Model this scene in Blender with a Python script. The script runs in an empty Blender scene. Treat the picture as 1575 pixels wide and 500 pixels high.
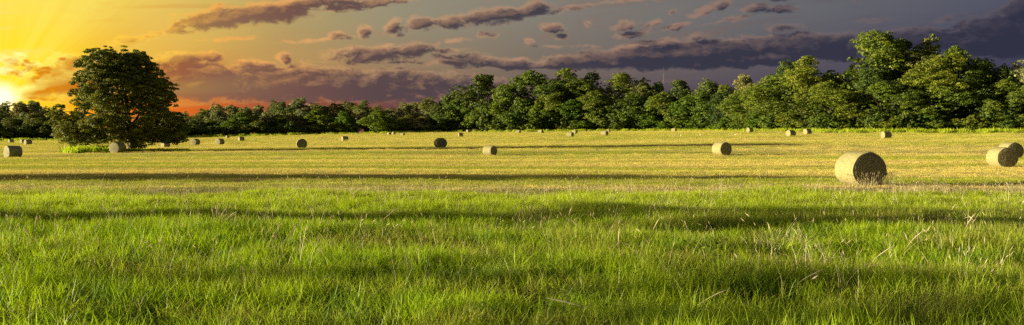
import bpy, math, random
import numpy as np
from mathutils import Vector, Euler, Quaternion

SC = bpy.context.scene
COL = SC.collection
PI = math.pi
F = 1400.0          # focal length in pixels of the 1575 px wide photograph
EYE = 1.7
R = math.radians
SUN_AZ, SUN_EL = R(-93), R(7.7)

# ------------------------------------------------------------------ camera
cam = bpy.data.objects.new('camera', bpy.data.cameras.new('camera'))
COL.objects.link(cam)
cam.data.sensor_width = 36.0
cam.data.lens = 36.0 * F / 1575.0
cam.data.shift_y = -42.0 / 1575.0
cam.data.clip_start = 0.1
cam.data.clip_end = 8000
cam.location = (0, 0, EYE)
cam.rotation_euler = (PI / 2, 0, 0)
SC.camera = cam
SC.render.resolution_x, SC.render.resolution_y = 1024, 325
SC.view_settings.view_transform = 'Standard'
SC.view_settings.look = 'None'
SC.view_settings.exposure = 1.38
SC.view_settings.gamma = 1.0
SC.render.engine = 'CYCLES'
SC.cycles.max_bounces = 6
SC.cycles.transparent_max_bounces = 4
SC.cycles.use_denoising = False

# ------------------------------------------------------------------ node helpers
def lin(c):
    return tuple(((v / 255) / 12.92 if v / 255 <= .04045 else ((v / 255 + .055) / 1.055) ** 2.4) for v in c)

class NT:
    def __init__(self, tree):
        self.t = tree; self.n = tree.nodes; self.l = tree.links
    def new(self, typ, **kw):
        nd = self.n.new(typ)
        for k, v in kw.items(): setattr(nd, k, v)
        return nd
    def put(self, sock, v):
        if hasattr(v, 'is_output') or isinstance(v, bpy.types.NodeSocket): self.l.new(v, sock)
        else: sock.default_value = v
    def m(self, op, a, b=None, c=None, clamp=False):
        nd = self.new('ShaderNodeMath', operation=op); nd.use_clamp = clamp
        self.put(nd.inputs[0], a)
        if b is not None: self.put(nd.inputs[1], b)
        if c is not None: self.put(nd.inputs[2], c)
        return nd.outputs[0]
    def vm(self, op, a, b=None):
        nd = self.new('ShaderNodeVectorMath', operation=op)
        self.put(nd.inputs[0], a)
        if b is not None: self.put(nd.inputs[1], b)
        return nd.outputs['Value'] if op in ('LENGTH', 'DOT_PRODUCT') else nd.outputs[0]
    def sep(self, v):
        nd = self.new('ShaderNodeSeparateXYZ'); self.put(nd.inputs[0], v); return nd.outputs
    def comb(self, x, y, z):
        nd = self.new('ShaderNodeCombineXYZ')
        for s, v in zip(nd.inputs, (x, y, z)): self.put(s, v)
        return nd.outputs[0]
    def ss(self, v, a, b, lo=0., hi=1.):
        nd = self.new('ShaderNodeMapRange', interpolation_type='SMOOTHSTEP')
        self.put(nd.inputs[0], v)
        for i, q in enumerate((a, b, lo, hi)): nd.inputs[i + 1].default_value = q
        return nd.outputs[0]
    def noise(self, vec, scale=1., detail=4., rough=.5, dist=0.):
        nd = self.new('ShaderNodeTexNoise'); self.put(nd.inputs['Vector'], vec)
        nd.inputs['Scale'].default_value = scale; nd.inputs['Detail'].default_value = detail
        nd.inputs['Roughness'].default_value = rough; nd.inputs['Distortion'].default_value = dist
        return nd.outputs['Fac']
    def mix(self, f, a, b, blend='MIX'):
        nd = self.new('ShaderNodeMix', data_type='RGBA', blend_type=blend)
        self.put(nd.inputs[0], f)
        for s, v in ((nd.inputs[6], a), (nd.inputs[7], b)):
            self.put(s, (*v, 1) if isinstance(v, tuple) and len(v) == 3 else v)
        return nd.outputs[2]
    def ramp(self, f, stops, interp='LINEAR'):
        nd = self.new('ShaderNodeValToRGB'); nd.color_ramp.interpolation = interp
        el = nd.color_ramp.elements
        while len(el) < len(stops): el.new(.5)
        for e, (p, c) in zip(el, stops):
            e.position = p; e.color = (*c, 1)
        self.put(nd.inputs[0], f)
        return nd.outputs[0]

# ------------------------------------------------------------------ sky (world)
wd = bpy.data.worlds.new('World'); SC.world = wd; wd.use_nodes = True
W = NT(wd.node_tree); W.n.clear()
tc = W.new('ShaderNodeTexCoord').outputs['Generated']
dx, dy, dz = W.sep(tc)
AZ = W.m('ARCTAN2', dx, dy)
hyp = W.m('SQRT', W.m('ADD', W.m('MULTIPLY', dx, dx), W.m('MULTIPLY', dy, dy)))
VV = W.m('DIVIDE', dz, W.m('MAXIMUM', hyp, .02))
AZN = W.m('ADD', W.m('MULTIPLY', AZ, 1 / (2 * PI)), .5)       # 0..1 round the horizon

def az_of(px): return math.atan((px - 787.5) / F)
def v_of(px, row): return (208 - row) / F * math.cos(az_of(px))
def sky_ramp(stops, behind):
    s = [(0., lin(behind)), ((-1.9) / (2 * PI) + .5, lin(behind))]
    s += [(az_of(p) / (2 * PI) + .5, lin(c)) for p, c in stops]
    s += [(1.6 / (2 * PI) + .5, lin(behind)), (1., lin(behind))]
    return W.ramp(AZN, s)
high = sky_ramp([(-60, (246, 216, 74)), (60, (250, 222, 84)), (250, (226, 190, 92)), (420, (176, 156, 100)), (620, (146, 138, 116)),
                 (900, (122, 117, 110)), (1200, (102, 102, 106)), (1560, (80, 82, 98))], (86, 90, 108))
mid = sky_ramp([(-60, (255, 196, 16)), (60, (255, 206, 26)), (240, (222, 160, 62)), (400, (190, 150, 84)), (600, (148, 126, 96)),
                (820, (120, 108, 96)), (1150, (92, 86, 92)), (1500, (66, 66, 86))], (74, 76, 98))
low = sky_ramp([(-60, (255, 186, 10)), (40, (255, 166, 6)), (130, (244, 132, 12)), (260, (222, 104, 30)), (420, (150, 78, 54)),
                (620, (100, 66, 66)), (860, (86, 68, 74)), (1150, (74, 64, 80)), (1500, (60, 58, 82))], (66, 64, 86))
skyc = W.mix(W.ss(VV, .03, .085), low, mid)
skyc = W.mix(W.ss(VV, .07, .14), skyc, high)

# clouds: soft ellipses in azimuth / height, broken up by noise
CLOUDS = [  # x, row, half width, half height, tilt (deg), weight
 (400,20,150,20,9,1.),(320,33,50,15,10,1.),(560,6,120,9,8,.9),(215,57,75,8,14,.75),(268,42,30,11,20,.85),(480,4,90,14,6,1.),(330,16,26,9,20,.7),
 (560,50,17,13,0,.9),(518,53,15,9,0,.75),(606,43,20,16,0,.95),(645,38,32,16,8,1.),(690,34,36,11,6,.95),(755,26,80,15,8,1.),(820,14,38,14,8,1.),(885,12,45,8,10,.75),
 (848,43,27,9,-4,.85),(862,55,14,7,0,.8),(752,53,20,6,6,.8),(812,64,10,5,0,.7),(700,62,24,5,0,.6),
 (572,83,75,17,3,1.),(634,76,44,15,8,1.),(716,92,62,11,-2,.9),(760,98,70,9,0,.8),(437,89,15,11,0,.95),(690,78,34,6,5,.7),
 (275,94,60,17,8,.9),(322,85,30,11,0,.9),(395,100,60,10,-3,.85),(480,130,330,30,0,1.25),(300,128,150,30,0,1.2),(300,115,110,22,0,1.),(540,112,160,8,2,.6),
 (110,118,66,34,14,1.3),(150,100,50,20,5,1.),(6,108,16,7,20,.8),(48,106,22,6,30,.8),(28,84,14,5,-10,.7),(60,97,12,5,0,.7),(90,82,16,4,0,.5),(70,128,50,22,30,1.),(14,92,24,10,-15,.75),(42,98,16,8,-25,.75),(20,113,30,9,-8,.7),(40,150,60,7,0,.7),(66,112,20,11,40,.7),
 (900,93,75,15,2,1.22),(985,86,100,18,2,1.34),(790,98,60,11,2,.9),(1090,82,150,24,2,1.4),(1240,74,130,24,2,1.4),(1390,68,130,24,2,1.25),(1530,56,95,40,6,1.35),(1566,16,50,22,15,1.1),
 (960,38,28,9,5,.8),(975,52,44,9,8,.75),(1003,35,18,8,20,.7),(1042,40,28,7,12,.85),(1036,18,12,8,0,.8),(1086,15,32,7,16,.8),(1110,8,22,10,0,.8),(1128,30,60,5,10,.75),
 (1165,14,30,9,5,.95),(1202,14,34,9,8,.8),(1190,-6,40,9,0,.9),(1320,6,10,6,0,.7),(1075,58,34,10,8,.8),(1206,42,34,9,0,.8),(1345,32,44,5,0,.7),(1455,32,26,9,10,.8),
 (820,100,120,8,2,1.),(1160,90,260,14,2,1.3),(960,98,160,9,2,1.1),(905,36,10,8,30,.7),(960,2,70,5,0,.7),(620,97,190,5,0,.5),(490,62,80,4,4,.5),(350,60,60,5,6,.55),(1010,68,60,8,5,.8),(870,72,70,5,0,.5)]
P = W.comb(AZ, VV, 0.)
ND = W.comb(W.m('MULTIPLY', W.m('SINE', AZ), 34.), W.m('MULTIPLY', W.m('COSINE', AZ), 34.), W.m('MULTIPLY', VV, 66.))
warp = W.new('ShaderNodeTexNoise'); W.put(warp.inputs['Vector'], ND); warp.inputs['Scale'].default_value = 1.3
warp.inputs['Detail'].default_value = 3.
woff = W.vm('MULTIPLY', W.vm('SUBTRACT', warp.outputs['Color'], (.5, .5, .5)), (.020, .010, 0.))
PW = W.vm('ADD', P, woff)
def cloud_field(PV):
    M = None
    for (cx, cy, rx, ry, rot, wt) in CLOUDS:
        a = az_of(cx); ca = math.cos(a)
        mp = W.new('ShaderNodeMapping', vector_type='TEXTURE')
        W.put(mp.inputs[0], PV)
        mp.inputs['Location'].default_value = (a, v_of(cx, cy), 0)
        mp.inputs['Rotation'].default_value = (0, 0, R(rot))
        mp.inputs['Scale'].default_value = (rx * 1.25 / F * ca * ca, ry * 1.3 / F * ca, 1)
        g = W.new('ShaderNodeTexGradient', gradient_type='SPHERICAL')
        W.put(g.inputs[0], mp.outputs[0])
        v = g.outputs['Fac'] if wt == 1. else W.m('MULTIPLY', g.outputs['Fac'], wt)
        M = v if M is None else W.m('MAXIMUM', M, v)
    return M
M = cloud_field(PW)
M2 = cloud_field(W.vm('ADD', PW, (-.0075, .0055, 0.)))
# loose cloud cover everywhere outside the picture
absA = W.m('ABSOLUTE', AZ)
outm = W.m('MAXIMUM', W.ss(absA, .53, .68), W.ss(VV, .155, .21))
gen = W.noise(W.vm('MULTIPLY', ND, (.10, .10, .20)), 1., 3., .55, .4)
M = W.m('MAXIMUM', M, W.m('MULTIPLY', outm, W.ss(gen, .5, .68, 0., .8)))
n1 = W.noise(ND, 1.25, 10., .66, .4)
n2 = W.noise(W.vm('ADD', ND, (-.26, -.08, .28)), 1.25, 10., .66, .4)
def density(m_, n_):
    return W.m('SUBTRACT', W.m('ADD', W.m('MULTIPLY', W.m('POWER', m_, .72), 1.75), W.m('MULTIPLY', W.m('SUBTRACT', n_, .5), 2.5)), .60)
D = density(M, n1)
D2 = density(M2, n2)
alpha = W.ss(D, -.16, .60)
alpha = W.m('MULTIPLY', alpha, W.ss(VV, .0, .03, .35, 1.))
core = W.ss(D, -.02, .55)
litf = W.m('MULTIPLY', W.m('SUBTRACT', D, D2), W.ss(M, .3, .9, 1., .45))
corem = W.m('SUBTRACT', W.m('MULTIPLY', core, 1.04), litf, clamp=True)
corec = sky_ramp([(-40, (230, 140, 12)), (90, (206, 116, 16)), (230, (160, 94, 52)), (340, (130, 88, 74)), (560, (88, 70, 72)), (760, (70, 62, 70)),
                  (1000, (54, 53, 68)), (1500, (46, 47, 64))], (60, 62, 84))
edgec = sky_ramp([(-40, (255, 250, 190)), (70, (255, 236, 110)), (180, (255, 200, 60)), (330, (238, 168, 80)), (560, (200, 154, 110)), (760, (172, 136, 108)),
                  (1050, (150, 120, 104)), (1300, (108, 96, 98)), (1560, (88, 80, 92))], (104, 96, 112))
cc = W.mix(corem, edgec, corec)
skyc = W.mix(W.m('MULTIPLY', alpha, .97), skyc, cc)
# thin torn streaks between the banks
SD = W.comb(W.m('ADD', W.m('MULTIPLY', AZ, 7.), W.m('MULTIPLY', VV, 4.)), W.m('SUBTRACT', W.m('MULTIPLY', VV, 62.), W.m('MULTIPLY', AZ, 7.)), 5.)
st_ = W.noise(SD, 1., 8., .62, .9)
streak = W.m('MULTIPLY', W.ss(st_, .50, .72, 0., .55), W.m('SUBTRACT', 1., alpha))
streak = W.m('MULTIPLY', streak, W.ss(W.m('ABSOLUTE', AZ), 1.2, 1.6, 1., 0.))
skyc = W.mix(streak, skyc, W.mix(.42, edgec, corec))
# the glow where the low sun breaks through at the left
sa = az_of(2); sv = v_of(2, 150)
gd = W.vm('LENGTH', W.vm('SUBTRACT', P, (sa, sv, 0.)))
glow1 = W.ss(gd, .003, .020, 1., 0.)
glow2 = W.m('POWER', W.ss(gd, 0., .15, 1., 0.), 2.)
ga = W.m('ARCTAN2', W.m('SUBTRACT', VV, sv), W.m('SUBTRACT', AZ, sa))
rays = W.ss(W.noise(W.comb(W.m('MULTIPLY', ga, 4.), 3., 0.), 1., 3., .6), .42, .62, 0., .22)
rays = W.m('MULTIPLY', rays, W.ss(gd, .02, .30, 1., 0.))
skyc = W.mix(rays, skyc, lin((255, 250, 120)))
skyc = W.mix(W.m('MULTIPLY', W.m('MULTIPLY', glow2, .85), W.m('SUBTRACT', 1., W.m('MULTIPLY', W.m('MULTIPLY', alpha, corem), .85))), skyc, (1.0, .66, .02), 'SCREEN')
skyc = W.mix(glow1, skyc, (1.5, 1.3, .8))
# overhead the photograph's sky gives way to a physical evening sky
sk = W.new('ShaderNodeTexSky', sky_type='NISHITA')
sk.sun_disc = False; sk.sun_elevation = SUN_EL; sk.sun_rotation = SUN_AZ
sk.air_density = 1.2; sk.dust_density = 1.5
nish = W.vm('MULTIPLY', sk.outputs[0], (.10, .10, .10))
upm = W.ss(VV, .3, 1.2, 0., .75)
final = W.mix(upm, skyc, nish)
bg = W.new('ShaderNodeBackground'); W.put(bg.inputs[0], final); bg.inputs[1].default_value = 0.41
wo = W.new('ShaderNodeOutputWorld'); W.l.new(bg.outputs[0], wo.inputs[0])

# ------------------------------------------------------------------ sun
sl = bpy.data.lights.new('sun', 'SUN'); sl.energy = 5.0; sl.angle = R(.55); sl.color = (1., .89, .58)
so = bpy.data.objects.new('sun', sl); COL.objects.link(so)
SV = Vector((math.cos(SUN_EL) * math.sin(SUN_AZ), math.cos(SUN_EL) * math.cos(SUN_AZ), math.sin(SUN_EL)))
so.rotation_euler = SV.to_track_quat('Z', 'Y').to_euler()
so.location = (-60, 0, 30)

# ------------------------------------------------------------------ terrain height
YK = np.array([0, 28, 40, 86, 100, 108, 130, 158, 197, 236, 300, 340, 420, 900.])
TK = np.array([-.60, -.42, -.22, -.05, .10, .22, .35, .60])
ZK = np.array([
    [0, 0, -.1, -.50, -.50, -.50, -.50, -.50, -.55, -.60, -.55, -.45, -.3, 0],
    [0, 0, -.1, -.38, -.30, -.23, -.23, -.25, -.28, -.30, -.15, .10, .5, .8],
    [0, 0, -.1, -.25, -.05, -.02, 0, .10, .25, .60, 1.3, 1.75, 2.2, 2.6],
    [0, 0, -.1, -.25, .10, .15, .25, .45, .85, 1.4, 2.2, 2.7, 3.1, 3.4],
    [0, 0, -.1, -.25, .20, .30, .50, .80, 1.3, 1.9, 2.7, 3.1, 3.5, 3.8],
    [0, 0, -.1, -.22, .30, .45, .75, 1.1, 1.6, 2.3, 3.0, 3.4, 3.8, 4.0],
    [0, 0, -.1, -.20, .30, .50, .85, 1.2, 1.85, 2.9, 3.4, 3.7, 4.0, 4.2],
    [0, 0, -.1, -.15, .30, .50, .90, 1.35, 2.3, 3.2, 3.6, 3.9, 4.1, 4.3]])
def ground_z(X, Y):
    X = np.asarray(X, float); Y = np.asarray(Y, float)
    Yc = np.clip(Y, 0, 899.9); t = np.clip(X / np.maximum(Yc, 25.), -.599, .599)
    iy = np.clip(np.searchsorted(YK, Yc, 'right') - 1, 0, len(YK) - 2)
    it = np.clip(np.searchsorted(TK, t, 'right') - 1, 0, len(TK) - 2)
    fy = (Yc - YK[iy]) / (YK[iy + 1] - YK[iy]); ft = (t - TK[it]) / (TK[it + 1] - TK[it])
    z = (ZK[it, iy] * (1 - fy) + ZK[it, iy + 1] * fy) * (1 - ft) + (ZK[it + 1, iy] * (1 - fy) + ZK[it + 1, iy + 1] * fy) * ft
    near = np.clip((40 - Y) / 15, 0, 1)
    z = z + near * (.05 * np.sin(X * .55 + 1.) * np.sin(Y * .7) + .035 * np.sin(X * 1.3 + Y * .9) + .03 * np.sin(Y * 1.9 + X * .3))
    z = z + (1 - near) * .04 * np.sin(Y * .21 + .05 * X) * np.clip(1 - Y / 200, 0, 1)
    return z
def gz(x, y): return float(ground_z(x, y))
def spot(px, Y):                      # bearing taken from the photograph, distance in metres
    x = (px - 787.5) / F * Y
    return (x, Y, gz(x, Y))

# ------------------------------------------------------------------ object helpers
def mesh_np(name, V, faces_quads=None, faces_tris=None, mats=(), smooth=False, attr=None):
    """mesh straight from arrays; attr = per-face-corner-free per-vertex float 'tone'"""
    me = bpy.data.meshes.new(name)
    V = np.asarray(V, np.float32)
    fq = np.zeros((0, 4), np.int32) if faces_quads is None else np.asarray(faces_quads, np.int32)
    ft = np.zeros((0, 3), np.int32) if faces_tris is None else np.asarray(faces_tris, np.int32)
    nl = fq.size + ft.size; nf = len(fq) + len(ft)
    me.vertices.add(len(V)); me.vertices.foreach_set('co', V.ravel())
    me.loops.add(nl); me.loops.foreach_set('vertex_index', np.concatenate([fq.ravel(), ft.ravel()]).astype(np.int32))
    me.polygons.add(nf)
    st = np.concatenate([np.arange(len(fq)) * 4, len(fq) * 4 + np.arange(len(ft)) * 3]).astype(np.int32)
    me.polygons.foreach_set('loop_start', st)
    me.polygons.foreach_set('use_smooth', np.full(nf, smooth))
    if attr is not None:
        a = me.attributes.new('tone', 'FLOAT', 'POINT'); a.data.foreach_set('value', np.asarray(attr, np.float32))
    for m in mats: me.materials.append(m)
    me.update(calc_edges=True)
    return me
def link(name, data, parent=None, loc=(0, 0, 0), rot=(0, 0, 0), scale=(1, 1, 1)):
    o = bpy.data.objects.new(name, data); COL.objects.link(o)
    o.parent = parent; o.location = loc; o.rotation_euler = rot; o.scale = scale
    return o
def tag(o, label=None, cat=None, group=None, kind=None):
    if label: o['label'] = label
    if cat: o['category'] = cat
    if group: o['group'] = group
    if kind: o['kind'] = kind
    return o
def empty(name, loc, rz=0, scale=(1, 1, 1)):
    o = link(name, None, None, loc, (0, 0, rz), scale); o.empty_display_size = .3
    return o

def tube_arrays(pts, rad, n=7):
    """tapered tube along a list of points"""
    pts = [Vector(p) for p in pts]; V = []; Q = []
    for i, p in enumerate(pts):
        d = (pts[min(i + 1, len(pts) - 1)] - pts[max(i - 1, 0)]).normalized()
        a = d.cross(Vector((.31, .95, .05))).normalized(); b = d.cross(a)
        for k in range(n):
            t = 2 * PI * k / n
            V.append(p + (a * math.cos(t) + b * math.sin(t)) * rad[i] * (1 + .10 * math.sin(3 * t + i)))
    for i in range(len(pts) - 1):
        for k in range(n):
            Q.append((i * n + k, i * n + (k + 1) % n, (i + 1) * n + (k + 1) % n, (i + 1) * n + k))
    return np.array([tuple(v) for v in V]), np.array(Q)
def join_arrays(lst):
    V = []; Q = []; off = 0
    for v, q in lst:
        V.append(v); Q.append(q + off); off += len(v)
    return np.concatenate(V), np.concatenate(Q)

# ------------------------------------------------------------------ materials
def new_mat(name):
    m = bpy.data.materials.new(name); m.use_nodes = True
    N = NT(m.node_tree); N.n.clear()
    return m, N
def finish_leafy(N, col, trans=.35, rough=.55, tint=(1.15, 1.2, .5)):
    p = N.new('ShaderNodeBsdfPrincipled'); N.put(p.inputs['Base Color'], col); p.inputs['Roughness'].default_value = rough
    p.inputs['Specular IOR Level'].default_value = .25
    t = N.new('ShaderNodeBsdfTranslucent'); N.put(t.inputs[0], N.mix(1., col, tint, 'MULTIPLY'))
    mx = N.new('ShaderNodeMixShader'); mx.inputs[0].default_value = trans
    N.l.new(p.outputs[0], mx.inputs[1]); N.l.new(t.outputs[0], mx.inputs[2])
    o = N.new('ShaderNodeOutputMaterial'); N.l.new(mx.outputs[0], o.inputs[0])
def tone_attr(N):
    a = N.new('ShaderNodeAttribute', attribute_name='tone'); return a.outputs['Fac']
def leaf_material(name, dark, mid_, light, trans=.3):
    m, N = new_mat(name)
    rnd = N.new('ShaderNodeObjectInfo').outputs['Random']
    c = N.ramp(tone_attr(N), [(0., dark), (.5, mid_), (1., light)])
    c2 = N.mix(rnd, (.78, .92, .95), (1.22, 1.08, .85))
    c = N.mix(1., c, c2, 'MULTIPLY')
    finish_leafy(N, c, trans)
    return m
M_LEAF = leaf_material('foliage_green', (.036, .062, .009), (.12, .165, .017), (.30, .33, .028))
M_LEAF_DARK = leaf_material('foliage_dark', (.020, .038, .008), (.070, .105, .016), (.17, .20, .026), .22)
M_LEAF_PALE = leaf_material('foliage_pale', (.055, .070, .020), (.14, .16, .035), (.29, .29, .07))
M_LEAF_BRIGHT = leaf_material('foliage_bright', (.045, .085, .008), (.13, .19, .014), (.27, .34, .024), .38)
M_LEAF_HAZY = leaf_material('foliage_olive_haze', (.10, .105, .05), (.26, .25, .11), (.48, .44, .20))  # grey olive, lightened in the colour to stand in for air haze
M_LEAF_OAK = leaf_material('foliage_pecan', (.032, .050, .010), (.12, .145, .018), (.29, .31, .032), .28)

m, N = new_mat('bark'); M_BARK = m
pos = N.new('ShaderNodeTexCoord').outputs['Object']
nz = N.noise(N.vm('MULTIPLY', pos, (6, 6, 1.2)), 1.5, 5, .6)
c = N.ramp(nz, [(.25, (.035, .026, .020)), (.75, (.13, .10, .075))])
p = N.new('ShaderNodeBsdfPrincipled'); N.put(p.inputs['Base Color'], c); p.inputs['Roughness'].default_value = .9
b = N.new('ShaderNodeBump'); b.inputs['Strength'].default_value = .6; N.put(b.inputs['Height'], nz); N.l.new(b.outputs[0], p.inputs['Normal'])
N.l.new(p.outputs[0], N.new('ShaderNodeOutputMaterial').inputs[0])

def field_colour(N):
    """colour of the mown field by place: straw, yellow-green and brown drifts lying along the mowing rows"""
    pos = N.new('ShaderNodeNewGeometry').outputs['Position']
    w = N.noise(N.vm('MULTIPLY', pos, (.012, .03, 0)), 1., 2., .5)
    x, y, z = N.sep(pos)
    y2 = N.m('ADD', y, N.m('MULTIPLY', N.m('SUBTRACT', w, .5), 26.))
    rows = N.noise(N.comb(N.m('MULTIPLY', x, .013), N.m('MULTIPLY', y2, .16), 0.), 1., 3., .6)
    rows2 = N.noise(N.comb(N.m('MULTIPLY', x, .03), N.m('MULTIPLY', y2, .42), 7.), 1., 3., .6)
    fine = N.noise(N.vm('MULTIPLY', pos, (.7, 1.8, 0)), 1., 4., .65)
    f1 = N.ss(N.m('ADD', rows, N.m('MULTIPLY', N.m('SUBTRACT', fine, .5), .18)), .42, .58)
    c = N.mix(f1, (.42, .47, .04), (.76, .64, .19))
    f2 = N.ss(N.m('ADD', rows2, N.m('MULTIPLY', N.m('SUBTRACT', fine, .5), .25)), .53, .66)
    c = N.mix(N.m('MULTIPLY', f2, .85), c, (.50, .33, .17))
    return c, pos
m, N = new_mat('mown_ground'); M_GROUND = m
c, pos = field_colour(N)
x, y, z = N.sep(pos)
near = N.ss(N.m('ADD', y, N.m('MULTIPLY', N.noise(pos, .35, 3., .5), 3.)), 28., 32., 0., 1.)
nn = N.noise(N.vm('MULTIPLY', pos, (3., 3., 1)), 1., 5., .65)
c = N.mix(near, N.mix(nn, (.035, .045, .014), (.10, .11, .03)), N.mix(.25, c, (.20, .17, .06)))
p = N.new('ShaderNodeBsdfPrincipled'); N.put(p.inputs['Base Color'], c); p.inputs['Roughness'].default_value = .95
p.inputs['Specular IOR Level'].default_value = .1
b = N.new('ShaderNodeBump'); b.inputs['Strength'].default_value = 1.; b.inputs['Distance'].default_value = .08
N.put(b.inputs['Height'], nn); N.l.new(b.outputs[0], p.inputs['Normal'])
N.l.new(p.outputs[0], N.new('ShaderNodeOutputMaterial').inputs[0])

m, N = new_mat('mown_stubble'); M_STUB = m
c, pos = field_colour(N)
c = N.mix(1., c, N.ramp(tone_attr(N), [(0., (.82, .80, .72)), (1., (1.12, 1.1, 1.05))]), 'MULTIPLY')
finish_leafy(N, c, .35, .7, (1.05, 1., .7))

m, N = new_mat('meadow_grass'); M_GRASS = m
pos = N.new('ShaderNodeNewGeometry').outputs['Position']
rnd = N.new('ShaderNodeObjectInfo').outputs['Random']
patch = N.noise(N.vm('MULTIPLY', pos, (.28, .5, 0)), 1., 3., .6)
x, y, z = N.sep(pos)
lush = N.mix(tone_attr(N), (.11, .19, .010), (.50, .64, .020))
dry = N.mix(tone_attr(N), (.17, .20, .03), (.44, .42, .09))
f = N.ss(N.m('ADD', patch, N.m('ADD', N.m('MULTIPLY', x, .009), N.m('MULTIPLY', N.m('SUBTRACT', rnd, .5), .25))), .46, .68)
dk = N.ss(N.noise(N.vm('MULTIPLY', pos, (.55, .9, 0)), 1.7, 3., .6), .50, .66, 0., .75)
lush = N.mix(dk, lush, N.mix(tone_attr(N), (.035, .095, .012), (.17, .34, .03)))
c = N.mix(f, lush, dry)
tip = N.ss(y, 16., 24., 0., .9)  # sunlit yellow painted into the colour of grass farther off
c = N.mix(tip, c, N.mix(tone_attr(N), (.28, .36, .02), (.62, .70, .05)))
finish_leafy(N, c, .42, .5, (1.2, 1.25, .45))

m, N = new_mat('dry_stalk'); M_DRY = m
c = N.mix(tone_attr(N), (.46, .37, .19), (.84, .74, .50))
finish_leafy(N, c, .25, .7, (1., .95, .8))
m, N = new_mat('purple_brown_seed'); M_SEED = m
c = N.mix(tone_attr(N), (.26, .21, .11), (.55, .46, .27))
finish_leafy(N, c, .25, .7, (1., .95, .8))

def bale_material(name, face):
    m, N = new_mat(name)
    oc = N.new('ShaderNodeTexCoord').outputs['Object']
    x, y, z = N.sep(oc)
    if face:
        r = N.m('SQRT', N.m('ADD', N.m('MULTIPLY', x, x), N.m('MULTIPLY', z, z)))
        an = N.m('ARCTAN2', z, x)
        ph = N.m('ADD', N.m('MULTIPLY', r, 62.), an)
        ph = N.m('ADD', ph, N.m('MULTIPLY', N.noise(oc, 3., 3., .6), 5.))
        sp = N.m('ADD', N.m('MULTIPLY', N.m('SINE', ph), .5), .5)
        st = N.noise(N.vm('MULTIPLY', oc, (26, 26, 26)), 1., 4., .7)
        h = N.m('ADD', N.m('MULTIPLY', sp, .22), N.m('MULTIPLY', st, .85))
        c = N.ramp(h, [(.15, (.08, .072, .035)), (.50, (.22, .195, .095)), (.85, (.46, .39, .20))])
        dist = .03
    else:
        st = N.noise(N.vm('MULTIPLY', oc, (24, 5, 24)), 1., 5., .7)
        ring = N.noise(N.vm('MULTIPLY', oc, (0, 16, 0)), 1., 2., .5)
        an = N.noise(oc, 2.2, 3., .6)
        h = N.m('ADD', N.m('MULTIPLY', st, .6), N.m('MULTIPLY', ring, .4))
        c = N.ramp(h, [(.3, (.12, .10, .04)), (.50, (.27, .23, .095)), (.70, (.42, .36, .17))])
        c = N.mix(N.ss(an, .5, .75), c, N.mix(1., c, (.80, .95, .72), 'MULTIPLY'))
        dist = .012
    p = N.new('ShaderNodeBsdfPrincipled'); N.put(p.inputs['Base Color'], c); p.inputs['Roughness'].default_value = .75
    p.inputs['Specular IOR Level'].default_value = .2 if face else .35
    b = N.new('ShaderNodeBump'); b.inputs['Strength'].default_value = .8; b.inputs['Distance'].default_value = dist
    N.put(b.inputs['Height'], h); N.l.new(b.outputs[0], p.inputs['Normal'])
    N.l.new(p.outputs[0], N.new('ShaderNodeOutputMaterial').inputs[0])
    return m
M_WRAP = bale_material('net_wrapped_hay', False)
M_FACE = bale_material('coiled_hay_end', True)

def plain(name, col, rough=.6):
    m, N = new_mat(name)
    tcn = N.new('ShaderNodeTexCoord').outputs['Object']
    n = N.noise(tcn, 8., 4., .6)
    c = N.mix(n, tuple(v * .8 for v in col), tuple(min(1, v * 1.12) for v in col))
    p = N.new('ShaderNodeBsdfPrincipled'); N.put(p.inputs['Base Color'], c); p.inputs['Roughness'].default_value = rough
    N.l.new(p.outputs[0], N.new('ShaderNodeOutputMaterial').inputs[0])
    return m
M_WHITE = plain('white_feather', (.78, .77, .72))
M_BEAK = plain('yellow_beak', (.55, .38, .08))
M_POST = plain('weathered_post', (.22, .18, .13), .85)
M_YELLOW = plain('pale_yellow_panel', (.62, .55, .22))
M_STEEL = plain('grey_steel', (.06, .06, .07), .6)

# ------------------------------------------------------------------ the field sheet
def axis(segs):
    out = []
    for a, b, s in segs: out += list(np.arange(a, b, s))
    return np.array(out + [segs[-1][1]])
gx = axis([(-5000, -1000, 800), (-1000, -300, 100), (-300, -60, 12), (-60, -24, 3), (-24, 24, .8), (24, 60, 3), (60, 300, 12), (300, 1000, 100), (1000, 5000, 800)])
gy = axis([(-4000, -400, 900), (-400, -40, 60), (-40, 4, 4), (4, 36, .6), (36, 120, 2), (120, 420, 8), (420, 1200, 80), (1200, 6000, 1200)])
GX, GY = np.meshgrid(gx, gy)
GZ = ground_z(GX, GY)
V = np.stack([GX.ravel(), GY.ravel(), GZ.ravel()], 1)
nx, ny = len(gx), len(gy)
ii = (np.arange(ny - 1)[:, None] * nx + np.arange(nx - 1)[None, :]).ravel()
Q = np.stack([ii, ii + 1, ii + nx + 1, ii + nx], 1)
tag(link('ground', mesh_np('ground', V, Q, None, [M_GROUND], True)), 'wide mown hay field rising gently to the woods', None, None, 'structure')

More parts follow.
